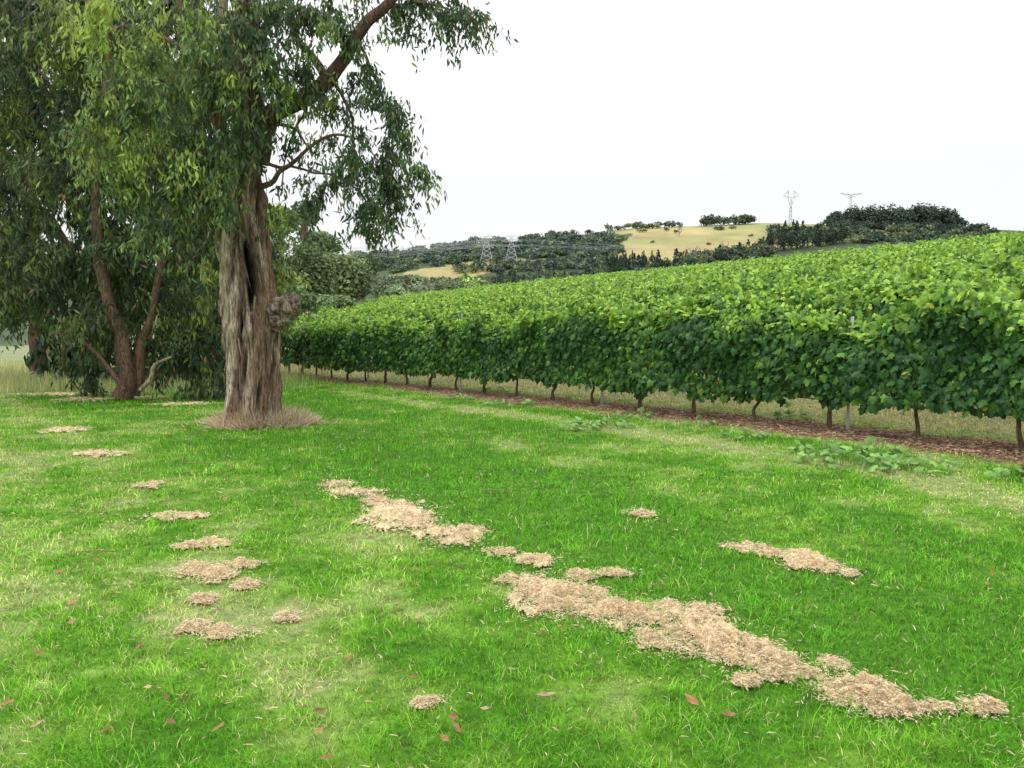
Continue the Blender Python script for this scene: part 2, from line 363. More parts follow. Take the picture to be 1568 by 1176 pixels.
def row_hard(k,y0,y1,par,trunks=True):
    c0=12.9+3.2*k;pw=[];ps=[]
    y=10.5+math.ceil((y0-10.5)/1.04)*1.04
    while y<y1 and trunks:
        j=rng.normal()*.03;x=c0-.72*y
        b=np.array([x,y,tz(x,y)-.03])
        r=.026+.012*rng.random()
        w=lambda:rng.normal()*.022
        pw.append(tube([b,b+[w(),w(),.18],b+[w()+j,w(),.36],b+[w()+j,w(),.62],b+np.array([j,0,.85])+TV*.1],[r*1.35,r,r*.9,r*.95,r*.7],8,(.16,.10,.07),4,.02))
        y+=1.04
    for yp in np.arange(11.32+(k%2)*2-16.7,y1+.1,4.16):
        if yp<y0: continue
        x=c0-.72*yp;b=np.array([x,yp,tz(x,yp)-.05]);t=np.array([rng.normal()*.02,rng.normal()*.02,0])
        hh=1.95 if (k==0 and yp>14) or rng.random()<.2 else 1.65
        ps.append(tube([b-NV*.08,b-NV*.08+[0,0,1],b-NV*.05+[0,0,hh]+t],[.024,.023,.023],6,(.42,.45,.46),2))
    if pw: mesh_obj('vine_trunks',*merge(pw),M_wood,True,par)
    if ps: mesh_obj('steel_posts',*merge(ps),M_steel,False,par)
    wp=[]
    ys=np.linspace(y0,y1,26)
    for h,r,cc in((.40,.009,(.05,.05,.05)),(.9,.003,(.4,.4,.4)),(1.4,.003,(.4,.4,.4))):
        pts=[np.array([c0-.72*a,a,tz(c0-.72*a,a)+h]) for a in ys]
        wp.append(tube(pts,[r]*len(pts),5,cc,1))
    mesh_obj('trellis_wires',*merge(wp),M_steel,False,par)
yend=lambda k:(18.3+3.2*k)/.6
for k in range(4):
    par=empty('grapevine_row')
    y0=(12.9+3.2*k)/1.62-.5
    y1=yend(k)
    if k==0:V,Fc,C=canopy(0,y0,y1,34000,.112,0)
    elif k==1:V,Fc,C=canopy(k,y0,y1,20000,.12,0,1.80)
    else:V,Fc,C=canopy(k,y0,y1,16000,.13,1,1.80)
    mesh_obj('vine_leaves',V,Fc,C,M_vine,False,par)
    row_hard(k,y0,y1,par,k<3)
far=[];fw=[]
par=empty('distant_grapevine_rows')
for k in range(4,31):
    y0=(12.9+3.2*k)/1.55;y1=min(yend(k),145)
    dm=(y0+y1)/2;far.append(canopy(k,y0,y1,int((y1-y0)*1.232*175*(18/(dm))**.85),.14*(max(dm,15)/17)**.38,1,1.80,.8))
    for yp in np.arange(y0,y1,17):
        c0=12.9+3.2*k;x=c0-.72*yp;b=np.array([x,yp,tz(x,yp)]);fw.append(tube([b,b+[0,0,1],b+[0,0,2.05]],[.025,.025,.025],5,(.3,.32,.30),1))
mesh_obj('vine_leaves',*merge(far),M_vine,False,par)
mesh_obj('steel_posts',*merge(fw),M_steel,False,par)
def mulch():
    n=24000;y=8+30*rng.random(n)**1.5;s=-1.35+1.8*rng.random(n)
    x=12.9+1.232*s-.72*y
    z0,mul,pad,dry=zone(x,y);k=rng.random(n)<mul;x=x[k];y=y[k];n=len(x)
    a=rng.random(n)*6.28
    cols=np.array([[.26,.145,.10],[.33,.20,.14],[.15,.09,.065],[.46,.33,.23],[.36,.30,.15]])[rng.integers(0,5,n)]
    mesh_obj('leaf_mulch',*scatter(VT2,VF2,np.column_stack([x,y,terrain(x,y)+.01+.02*rng.random(n)]),np.stack([np.cos(a),np.sin(a),.3*(rng.random(n)-.5)],1),np.stack([rng.random(n)-.5,rng.random(n)-.5,1.6*np.ones(n)],1),.03+.04*rng.random(n),.02+.03*rng.random(n),cols*(.6+.7*rng.random(n))[:,None]),M_dry)
mulch()
for ix,iy,r,n,h in [(1310,712,.32,70,.2),(1385,718,.28,50,.18),(1350,700,.2,25,.25),(1255,695,.16,20,.15),(1135,672,.16,22,.12),(920,655,.30,55,.12),(895,660,.2,24,.1),(780,622,.3,36,.10),(1075,652,.16,14,.12),(1565,735,.2,20,.13),(970,640,.2,20,.1),(1215,640,.16,18,.18),(760,600,.16,14,.1),(700,612,.2,16,.1)]:
    p=onground(ix,iy);a=rng.random(n)*6.28;q=np.sqrt(rng.random(n))*r*1.5
    x=p[0]+np.cos(a)*q*1.2;y=p[1]+np.sin(a)*q
    z=terrain(x,y)+.05+h*rng.random(n)*(1-.6*q/(1.5*r))
    sz=.045+.085*rng.random(n)
    c=np.array([.16,.29,.07])*(.6+.8*rng.random(n))[:,None]
    A=scatter(VT,VF,np.stack([x,y,z],1),np.stack([np.cos(a),np.sin(a),-.2+0*a],1)+.3*rng.normal(size=(n,3)),np.array([0,-.3,1.])+.4*rng.normal(size=(n,3)),sz,sz*1.15,c)
    st=np.stack([x,y,terrain(x,y)],1);dv=np.stack([x,y,z],1)-st
    B=scatter([(-.5,0,0),(.5,0,0),(0,1,0)],[(0,1,2)],st,dv+1e-4,np.tile([0,-1.,.1],(n,1)),np.linalg.norm(dv,axis=1),np.full(n,.008),c*.8)
    mesh_obj('broadleaf_weed',*merge([A,B]),M_vine)
# ---------- eucalyptus
LT=[(0,0,0),(.5,.28,.02),(.42,.6,.05),(0,1,.16),(-.42,.55,.05),(-.45,.25,.02)];LF=[(0,1,5),(1,2,4),(1,4,5),(2,3,4)]
LT2=[(0,0,0),(.5,.4,.03),(0,1,.1),(-.5,.4,.03)];LF2=[(0,1,2),(0,2,3)]
def eucleaves(blobs,ll,lw,per,pal,lod=0,tight=1.0):
    parts=[];tw=[]
    for ix,iy,rx,ry,dep,nt_,tone in blobs:
        c=at(ix,iy,dep);g=dep/F;R=np.array([rx*g,max(rx,ry)*g*.75,ry*g])
        n=nt_;ns=max(2,n//7)
        sc=nz(rng.normal(size=(ns,3)))*(rng.random((ns,1))**.4);st_=tone+.19*rng.normal(size=ns)
        j=rng.integers(0,ns,n)
        v=sc[j]*.95+nz(rng.normal(size=(n,3)))*(rng.random((n,1))**.5)*.34*tight
        st=c+v*R
        od=nz(v*np.array([1,1,.3]))*.40+np.array([0,0,-.85])+.36*rng.normal(size=(n,3))
        ln=(.15+.40*rng.random(n))*(1.0 if ll<.16 else 1.4)
        t=rng.random((n,per))
        pos=st[:,None]+od[:,None]*(t*ln[:,None])[...,None]
        pos=pos+nz(v)[:,None]*((1-(1-t)**2)*.10)[...,None]
        pos=(pos+rng.normal(size=pos.shape)*.04).reshape(-1,3);m=len(pos)
        d=np.array([0,0,-1.])+rng.normal(size=(m,3))*.42
        nr=rng.normal(size=(m,3))+np.array([0,-.3,.3])
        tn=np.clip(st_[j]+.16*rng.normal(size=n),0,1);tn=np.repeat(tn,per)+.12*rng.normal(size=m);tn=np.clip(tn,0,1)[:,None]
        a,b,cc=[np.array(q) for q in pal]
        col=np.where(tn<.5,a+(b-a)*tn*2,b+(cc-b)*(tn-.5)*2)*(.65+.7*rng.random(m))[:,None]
        rd=rng.random(m)<.014;col=np.where(rd[:,None],np.array([.22,.12,.06]),col)
        T,Fq=(LT,LF) if lod==0 else (LT2,LF2)
        parts.append(scatter(T,Fq,pos,d,nr,ll*(.6+.7*rng.random(m)),lw*(.7+.6*rng.random(m)),col))
        k=rng.random(n)<.5
        e=st[k]+od[k]*ln[k][:,None];s0=c+sc[j[k]]*.9*R;dv=e-s0;q=len(dv)
        if q: tw.append(scatter([(-.5,0,0),(.5,0,0),(.3,1,0),(-.3,1,0)],[(0,1,2),(0,2,3)],s0,dv,rng.normal(size=(q,3)),np.linalg.norm(dv,axis=1),np.full(q,.009),np.tile([.10,.065,.045],(q,1))))
    return merge(parts+tw)
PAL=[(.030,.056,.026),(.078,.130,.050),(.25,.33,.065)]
D0=12.0
def blobmesh(c,R,amp,freq,col,seg=48):
    th,ph=np.meshgrid(np.linspace(0,np.pi,seg//2+1),np.linspace(0,2*np.pi,seg,endpoint=False),indexing='ij')
    n=np.stack([np.sin(th)*np.cos(ph),np.sin(th)*np.sin(ph),np.cos(th)],-1)
    f=1+amp*(fbm(n[...,0]*freq+5,n[...,1]*freq+5,n[...,2]*freq+5,4)-.5)*2
    V=(c+n*f[...,None]*R).reshape(-1,3)
    a,b=np.meshgrid(np.arange(seg//2),np.arange(seg),indexing='ij');b2=(b+1)%seg
    q=np.stack([a*seg+b,(a+1)*seg+b,(a+1)*seg+b2,a*seg+b2],-1).reshape(-1,4)
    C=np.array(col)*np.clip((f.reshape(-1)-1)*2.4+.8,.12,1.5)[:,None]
    return V,q,C
def main_tree():
    par=empty('eucalyptus_tree')
    spec=[(383,672,.56),(383,655,.47),(384,630,.40),(386,590,.365),(386,545,.36),(384,500,.375),(381,455,.38),(378,410,.35),(371,365,.345),(367,325,.335),(372,285,.27),(381,240,.21),(386,205,.19),(384,160,.17),(378,100,.15),(380,40,.14),(376,-40,.12),(365,-160,.09),(380,-300,.06)]
    pts=np.array([at(a,b,D0+.35) for a,b,_ in spec]);rad=np.array([r for *_,r in spec])
    zz=pts[:,2];seg=190
    zt=np.concatenate([np.linspace(zz[0],zz[10],380),np.linspace(zz[10],zz[-1],141)[1:]]);m=len(zt)
    cx=np.interp(zt,zz,pts[:,0]);rr=np.interp(zt,zz,rad)
    ker=np.ones(9)/9;cx=np.convolve(np.pad(cx,4,'edge'),ker,'valid');rr=np.convolve(np.pad(rr,4,'edge'),ker,'valid')
    an=np.linspace(0,2*np.pi,seg,endpoint=False);A,Z=np.meshgrid(an,zt)
    ca,sa=np.cos(A),np.sin(A)
    tw=A+.25*Z
    flute=.07*np.sin(3*tw+.6)+.06*np.sin(5*tw+1.1*Z)+.04*np.sin(8*A-.5*Z)
    basef=.20*np.exp(-(Z-zz[0])/.3)*np.sin(5*A+1)
    wz=.35*fbm(Z*1.5,A*0+2.,0,2)
    r1=fbm(ca*2.6+3,sa*2.6+3,Z*.9,3)-.5
    r2=1-np.abs(fbm(ca*5.5+8+wz,sa*5.5+8+wz,Z*1.1,3)*2-1)*1.6
    r3=1-np.abs(fbm(ca*14+8+wz,sa*14+8,Z*2.6,3)*2-1)*1.5
    R=rr[:,None]*(1+flute+basef+.38*r1)+.10*(np.clip(r2,0,1)-.75)+.055*(np.clip(r3,0,1)-.7)
    crack=np.clip((.62-r2)*3,0,1)*.6+np.clip((.5-r3)*2.5,0,1)*.6
    lump=vn(ca*3+40,sa*3+40,Z*3.);R=R+.16*rr[:,None]*np.clip(lump-.6,0,1)*2
    recess_dark=np.zeros_like(R)
    for ix,iy,hw,hh,dep in [(388,432,.10,.36,.45),(378,392,.06,.2,.25),(402,305,.045,.35,.16),(370,500,.03,.32,.10),(410,545,.035,.35,.10),(392,250,.05,.3,.1),(357,400,.028,.35,.09),(398,350,.03,.25,.1),(375,570,.025,.25,.08),(395,600,.025,.2,.08)]:
        hp=at(ix,iy,D0);cc=np.interp(hp[2],zt,cx);r0=np.interp(hp[2],zt,rr)
        a0=-np.pi/2+np.arcsin(np.clip((hp[0]-cc)/r0,-.95,.95))
        da=(A-a0-.25*(Z-hp[2])+np.pi)%(2*np.pi)-np.pi
        g=np.exp(-((da*r0/hw)**2)**1.5-(((Z-hp[2])/hh)**2)**1.5);R=R-dep*g;recess_dark=np.maximum(recess_dark,g*min(1,dep/.15))
        R=R+.045*np.exp(-((np.abs(da*r0)-hw*1.7)/(hw*.6))**2-((Z-hp[2])/(hh*1.1))**2)
    R=np.maximum(R,.03)
    X=cx[:,None]+R*ca;Y=D0+.35+R*sa*.95
    V=np.stack([X,Y,Z],-1).reshape(-1,3)
    streak=fbm(ca*5+1,sa*5+1,Z*.7,4);st2=fbm(ca*11+1,sa*11+1,Z*1.4,3);pt=fbm(ca*1.5+1,sa*1.5+9,Z*.6,3)
    pale=np.array([.64,.53,.42]);br=np.array([.28,.185,.13]);dk=np.array([.05,.032,.025])
    w1=np.clip((streak-.46)*7+(pt-.5)*3-.5*ca*1.1,0,1)[...,None]
    C=br+(pale-br)*w1;C=C*(.75+.5*st2[...,None]);C=C+(dk-C)*np.clip(crack,0,1)[...,None]*.9
    C=C+(np.array([.010,.008,.007])-C)*np.clip(recess_dark*1.5,0,1)[...,None]  # bark colour goes near black towards the middle of each hollow and groove
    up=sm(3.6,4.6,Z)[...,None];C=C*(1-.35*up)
    ii,jj=np.meshgrid(np.arange(m-1),np.arange(seg),indexing='ij');j2=(jj+1)%seg
    q=np.stack([ii*seg+jj,ii*seg+j2,(ii+1)*seg+j2,(ii+1)*seg+jj],-1).reshape(-1,4)
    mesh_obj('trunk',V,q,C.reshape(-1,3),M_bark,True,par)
    T=[]
    def br_(pl,r,dep=D0+.35,seg=10,col=(.20,.13,.095),wob=.06,dd=0):
        n=len(pl);T.append(tube([at(a,b,dep+dd*i/(n-1)) for i,(a,b) in enumerate(pl)],r,seg,col,6,wob))
    br_([(385,235),(398,195),(425,170),(470,150),(500,125),(527,90),(552,48),(590,12),(640,-40),(720,-90)],[.17,.16,.13,.12,.11,.10,.09,.07,.06,.03],dd=-.3,seg=14,col=(.15,.085,.065))
    br_([(500,125),(480,90),(455,60),(445,10),(440,-60)],[.08,.06,.05,.04,.03])
    br_([(375,300),(352,230),(320,150),(290,60),(270,-40)],[.12,.10,.08,.06,.04],dd=-.5)
    br_([(380,180),(330,110),(250,60),(190,40),(150,60)],[.09,.07,.05,.03,.015],dd=-.8)
    br_([(380,120),(400,60),(430,10),(470,-50)],[.09,.07,.05,.03],dd=.2)
    br_([(372,120),(345,60),(340,-20),(330,-90)],[.1,.08,.06,.04],col=(.28,.22,.17))
    br_([(398,290),(425,268),(450,248),(478,222),(512,205),(545,212),(575,240)],[.045,.035,.032,.028,.022,.015,.008],dd=-.5,seg=8)
    br_([(404,255),(412,215),(425,190),(455,200),(480,235)],[.06,.05,.03,.02,.01],seg=8)
    br_([(405,252),(440,256),(470,262),(510,268),(550,290),(570,320)],[.03,.022,.018,.015,.012,.006],dd=-.4,seg=7)
    br_([(545,60),(565,100),(585,150),(600,210),(605,260)],[.03,.022,.016,.012,.006],dd=-.2,seg=7)
    br_([(505,120),(525,150),(540,190),(545,250),(560,320)],[.03,.024,.018,.012,.006],dd=-.1,seg=7)
    br_([(590,10),(630,5),(680,12),(720,20)],[.04,.025,.015,.007],seg=7)
    br_([(470,150),(460,185),(440,230),(430,300)],[.03,.02,.014,.007],seg=7)
    br_([(345,330),(335,300),(322,260),(300,230)],[.05,.04,.03,.02],seg=7)
    br_([(352,350),(322,325),(300,300)],[.05,.03,.01],seg=7)
    br_([(430,482),(446,470),(460,452)],[.07,.05,.025],dep=D0+.1,seg=10,col=(.2,.16,.13),wob=.03)
    br_([(428,474),(436,458),(446,449)],[.05,.035,.01],dep=D0+.1,seg=8,col=(.16,.13,.11),wob=.02)
    mesh_obj('limbs',*merge(T),M_bark,True,par)
    mesh_obj('burl_stub',*merge([blobmesh(at(434,474,D0+.15),np.array([.22,.17,.17]),.62,2.4,(.27,.21,.17)),blobmesh(at(448,466,D0+.08),np.array([.10,.10,.13]),.6,3.,(.26,.20,.17)),blobmesh(at(425,492,D0+.15),np.array([.15,.15,.14]),.5,3.,(.25,.19,.15))]),M_bark,True,par)
    n=110;z=.6+3.4*rng.random(n);a=rng.random(n)*2*np.pi;r=np.interp(z,zt,rr)*1.04
    p=np.stack([np.interp(z,zt,cx)+r*np.cos(a),D0+.35+r*np.sin(a),z],1)
    cols=np.array([.36,.25,.18])*(.3+1.0*rng.random(n))[:,None]
    mesh_obj('bark_strips',*scatter([(-.5,0,0),(.5,0,.01),(-.4,.5,.05),(.3,.5,.08),(0,1,.02)],[(0,1,3),(0,3,2),(2,3,4)],p,np.array([0,0,-1.])+.10*rng.normal(size=(n,3)),np.stack([np.cos(a),np.sin(a),0*a],1)+.3*rng.normal(size=(n,3)),.2+.5*rng.random(n),.015+.03*rng.random(n),cols),M_bark,False,par)
    B=[]
    def b(*a):B.append(a)
    for ix,iy,rx,ry,dp,n,t in [(200,40,60,60,11.4,64,.95),(270,20,70,50,11.6,66,.65),(340,20,60,50,12,54,.4),(180,130,45,60,11.3,64,.85),(240,120,60,60,11.4,76,.62),(310,110,60,60,11.6,70,.42),(165,205,32,45,11.4,44,.75),(150,185,22,30,11.2,16,.7),(215,215,50,55,11.5,62,.58),(280,210,55,60,11.6,70,.42),(330,190,40,50,11.6,44,.35),(225,290,45,40,11.6,44,.5),(285,290,45,45,11.7,50,.4),(320,285,22,45,11.7,26,.35),(170,265,22,28,11.4,16,.6),(380,110,45,60,11.6,50,.35),(420,60,50,50,11.8,40,.3),(360,60,50,60,11.6,46,.35),(430,120,40,45,11.9,24,.3),(250,345,25,18,11.7,16,.4),(300,345,22,20,11.7,16,.45),(350,240,20,45,11.5,18,.35),(370,180,25,40,11.4,22,.4),(440,20,60,40,11.9,42,.35),(340,150,40,50,11.5,36,.4),(350,300,14,30,11.6,10,.4)]: b(ix,iy,rx,ry,dp,n,t)  # last value lightens left and outer clumps: sunlit look put into leaf colour
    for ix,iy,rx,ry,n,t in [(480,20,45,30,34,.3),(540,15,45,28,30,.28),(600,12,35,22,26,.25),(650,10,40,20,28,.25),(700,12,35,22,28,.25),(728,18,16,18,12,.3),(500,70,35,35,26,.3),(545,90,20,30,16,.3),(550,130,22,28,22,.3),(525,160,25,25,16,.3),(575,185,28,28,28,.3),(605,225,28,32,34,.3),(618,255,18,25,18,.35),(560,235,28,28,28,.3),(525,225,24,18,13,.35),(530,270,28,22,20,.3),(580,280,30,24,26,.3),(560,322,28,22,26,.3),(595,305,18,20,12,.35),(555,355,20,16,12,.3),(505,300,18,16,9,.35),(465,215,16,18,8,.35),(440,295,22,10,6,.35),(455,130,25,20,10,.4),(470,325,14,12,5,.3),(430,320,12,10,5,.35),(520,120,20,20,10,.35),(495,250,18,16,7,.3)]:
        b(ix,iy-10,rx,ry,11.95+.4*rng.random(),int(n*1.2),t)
    for i in range(12):
        b(200+rng.random()*480,-70-rng.random()*330,95,70,11.5+1.8*rng.random(),30,.4)
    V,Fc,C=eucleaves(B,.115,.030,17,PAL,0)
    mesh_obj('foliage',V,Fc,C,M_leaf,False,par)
    n=9000;a=rng.random(n)*6.28;q=.40+.70*rng.random(n)**1.7;c0=at(388,655,D0)
    x=c0[0]+np.cos(a)*q*1.1;y=D0+.35+np.sin(a)*q
    k=rng.random(n)<np.clip(1.6-q*1.4-1.3*(vn(x*3,y*3)-.35),.03,1);x=x[k];y=y[k];q=q[k];a=a[k];n=len(x)
    d=np.stack([np.cos(a),np.sin(a),.6+2.2*rng.random(n)*np.clip(1.1-q,0,1)],1)+.75*rng.normal(size=(n,3))
    d[:,2]=abs(d[:,2])*.9
    cols=np.array([.80,.63,.45])*(.35+.7*rng.random(n))[:,None]
    P_=scatter([(-.5,0,0),(.5,0,0),(0,1,.15)],[(0,1,2)],np.column_stack([x,y,terrain(x,y)+.02]),d,rng.normal(size=(n,3)),(.12+.26*rng.random(n))*np.clip(1.4-q,.35,1),np.full(n,.013),cols)
    n=260;a=rng.random(n)*6.28;q=.35+.3*rng.random(n);x=c0[0]+.1+np.cos(a)*q;y=D0+.35+np.sin(a)*q
    P2=scatter([(-.5,0,0),(.5,0,0),(0,1,.15)],[(0,1,2)],np.column_stack([x,y,terrain(x,y)]),np.array([0,0,1.])+.3*rng.normal(size=(n,3)),rng.normal(size=(n,3)),.2+.3*rng.random(n),np.full(n,.012),np.array([.20,.28,.08])*(.6+.6*rng.random(n))[:,None])
    mesh_obj('dry_grass_tuft',*merge([P_,P2]),M_dry,False,par)
main_tree()
def back_trees():
    pal=[(.022,.040,.019),(.055,.088,.037),(.18,.23,.052)]
    par=empty('eucalyptus_tree');T=[]
    def br_(pl,r,dep,seg=10,col=(.17,.105,.075),dd=0):
        n=len(pl);T.append(tube([at(a,b,dep+dd*i/(n-1)) for i,(a,b) in enumerate(pl)],r,seg,col,6,.1))
    br_([(188,612),(192,560),(180,500),(160,440),(150,350),(150,250),(165,120),(180,-50)],[.2,.16,.14,.12,.10,.08,.07,.05],17.0)
    br_([(205,607),(215,540),(235,470),(250,380),(270,270)],[.12,.1,.08,.07,.05],17.2)
    br_([(215,600),(235,565),(262,548)],[.05,.04,.02],16.4,col=(.35,.28,.2))
    br_([(180,500),(120,400),(70,330),(20,250)],[.1,.08,.06,.04],18.4)
    br_([(160,440),(100,390),(60,395)],[.07,.04,.02],17.5)
    br_([(90,560),(98,540),(92,500),(75,420),(40,300)],[.06,.05,.05,.04,.03],18.6)
    br_([(190,600),(150,545),(118,520),(100,510)],[.05,.04,.03,.02],16.5)
    mesh_obj('trunk_and_limbs',*merge(T),M_bark,True,par)
    B=[]
    for gx in range(8):
        for gy in range(8):
            ix=-50+gx*54+30*(rng.random()-.5);iy=-10+gy*62+34*(rng.random()-.5)
            B.append((ix,iy,46,50,17.2+1.5*rng.random(),44,.70 if rng.random()<.25 else .20+.30*rng.random()))
    for ix,iy,rx,ry,n,t in [(60,60,70,60,60,.9),(130,30,60,50,40,.65),(20,420,45,40,50,.4),(60,445,40,30,40,.45),(130,480,40,35,50,.45),(110,555,24,22,20,.4),(150,515,32,30,30,.4),(260,510,44,40,60,.4),(290,560,40,26,50,.45),(300,480,40,50,70,.55),(310,540,30,40,50,.4),(200,440,50,45,60,.4),(330,570,20,25,30,.35),(320,420,30,50,50,.55),(330,350,25,50,40,.5),(5,470,20,14,14,.4),(130,575,24,14,14,.4)]:
        B.append((ix,iy,rx,ry,16.7+1.0*rng.random(),n,t))
    V,Fc,C=eucleaves(B,.18,.045,15,pal,1,1.4);mesh_obj('foliage',V,Fc,C,M_leaf,False,par)
    par=empty('eucalyptus_tree');T.clear()
    br_([(60,570),(50,450),(40,250),(30,0)],[.25,.2,.15,.1],25)
    br_([(300,575),(300,450),(310,250),(300,0)],[.25,.2,.15,.1],25)
    mesh_obj('trunk_and_limbs',*merge(T),M_bark,True,par)
    B=[]
    for gx in range(8):
        for gy in range(9):
            B.append((-90+gx*58+20*rng.random(),-30+gy*60+20*rng.random(),58,58,23.5+2.5*rng.random(),30,.15))
    for ix,iy in [(120,520),(180,540),(240,540),(290,540),(330,520),(330,450),(310,500),(210,560),(270,570),(150,570)]:B.append((ix,iy,45,35,23,36,.1))
    V,Fc,C=eucleaves(B,.38,.13,13,pal,1,1.8);mesh_obj('foliage',V,Fc,C,M_leaf,False,par)
    par=empty('eucalyptus_tree');T.clear()
    br_([(400,580),(402,500),(410,420),(415,340)],[.15,.12,.1,.06],27)
    mesh_obj('trunk_and_limbs',*merge(T),M_bark,True,par)
    B=[(405,370,38,50,26,80,.80),(425,420,30,45,26,60,.7),(420,330,25,25,26,28,.75),(410,460,36,35,26,50,.55),(435,480,20,18,26.5,22,.45),(330,400,50,70,27,60,.5),(440,390,20,40,26,24,.75)]
    V,Fc,C=eucleaves(B,.26,.07,14,PAL,1,1.3);mesh_obj('foliage',V,Fc,C,M_leaf,False,par)
back_trees()
# ---------- mid-distance round trees
CT=[(-.5,-.4,0),(.5,-.3,.1),(.3,.5,0),(-.4,.5,.12)];CF=[(0,1,2),(0,2,3)]
def crown(c,R,n,size,col,var=.25,clumps=9,cone=0):
    k=clumps;v=nz(rng.normal(size=(k,3)));v[:,2]=np.abs(v[:,2])*1.1-.35
    cc=v*.62*rng.random((k,1))**.3;cr=.30+.22*rng.random(k);ct=1+var*(rng.random(k)*2-1)*1.3
    i=rng.integers(0,k,n);w=nz(rng.normal(size=(n,3)))*(rng.random((n,1))**.3)
    q=cc[i]+w*cr[i][:,None]
    if cone:
        h=rng.random(n)**.8;a=rng.random(n)*6.28;r=(1-h)**.8*(.75+.5*vn(a*2+c[0],h*7,c[1]))*np.sqrt(rng.random(n))
        q=np.stack([np.cos(a)*r,np.sin(a)*r,h*2-1],1)
    pos=c+q*R
    nr=w+np.array([0,0,.6])+.5*rng.normal(size=(n,3))
    cl=np.array(col)*ct[i][:,None]*(.65+.7*rng.random(n))[:,None]
    s=size*(.6+.8*rng.random(n))
    return scatter(CT,CF,pos,rng.normal(size=(n,3)),nr,s,s,cl)
def mid_tree(ix,iy,rx,ry,dep,col,n=2600,size=.4,name='eucalyptus_tree'):
    par=empty(name);c=at(ix,iy,dep);g=dep/F;R=np.array([rx*g,rx*g,ry*g])*1.15
    b=np.array([c[0],c[1],tz(c[0],c[1])-.2]);T=[tube([b,(b+c)/2,c,c+[0,0,R[2]*.5]],[.35,.28,.2,.06],8,(.25,.19,.14),3,.2)]
    for i in range(6):
        v=nz(rng.normal(size=3));v[2]=abs(v[2])*.7
        s=b+(c-b)*(.55+.4*rng.random());T.append(tube([s,(s+c+v*R*.7)/2+[0,0,.3],c+v*R*.75],[.15,.1,.04],6,(.25,.19,.14),3,.2))
    mesh_obj('trunk_and_limbs',*merge(T),M_bark,True,par)
    mesh_obj('foliage',*crown(c,R,n,size,np.array(col)*1.6,.45,22),M_leaf,False,par)
for a in [(470,420,42,62,70,(.070,.095,.040),6000,.23),(525,430,50,52,85,(.070,.095,.040),6800,.27),(430,340,28,26,72,(.055,.085,.040),1900,.25),(465,330,24,22,80,(.055,.08,.045),1700,.26),(555,415,28,32,95,(.055,.078,.038),3400,.3),(490,375,34,26,90,(.075,.105,.045),2600,.28),(380,400,60,90,75,(.045,.08,.03),2600,.4),(445,465,40,35,62,(.055,.09,.035),3200,.23),(510,470,40,22,66,(.065,.10,.035),2400,.23),
          (610,455,34,26,150,(.085,.115,.06),2000,.5),(650,450,34,26,165,(.10,.125,.07),2000,.5),(690,450,30,28,150,(.095,.12,.065),2000,.5),(735,450,28,26,160,(.12,.17,.055),1900,.5),(590,448,28,22,170,(.08,.105,.055),1500,.5),(715,432,14,16,175,(.15,.21,.06),900,.45),(805,442,16,14,210,(.09,.14,.055),900,.6),(830,436,12,12,210,(.09,.14,.055),700,.6),(665,470,50,14,140,(.10,.13,.06),1900,.45),(767,442,12,20,190,(.025,.045,.035),1000,.5),(630,430,26,14,190,(.07,.095,.05),1200,.5)]:
    mid_tree(*a)
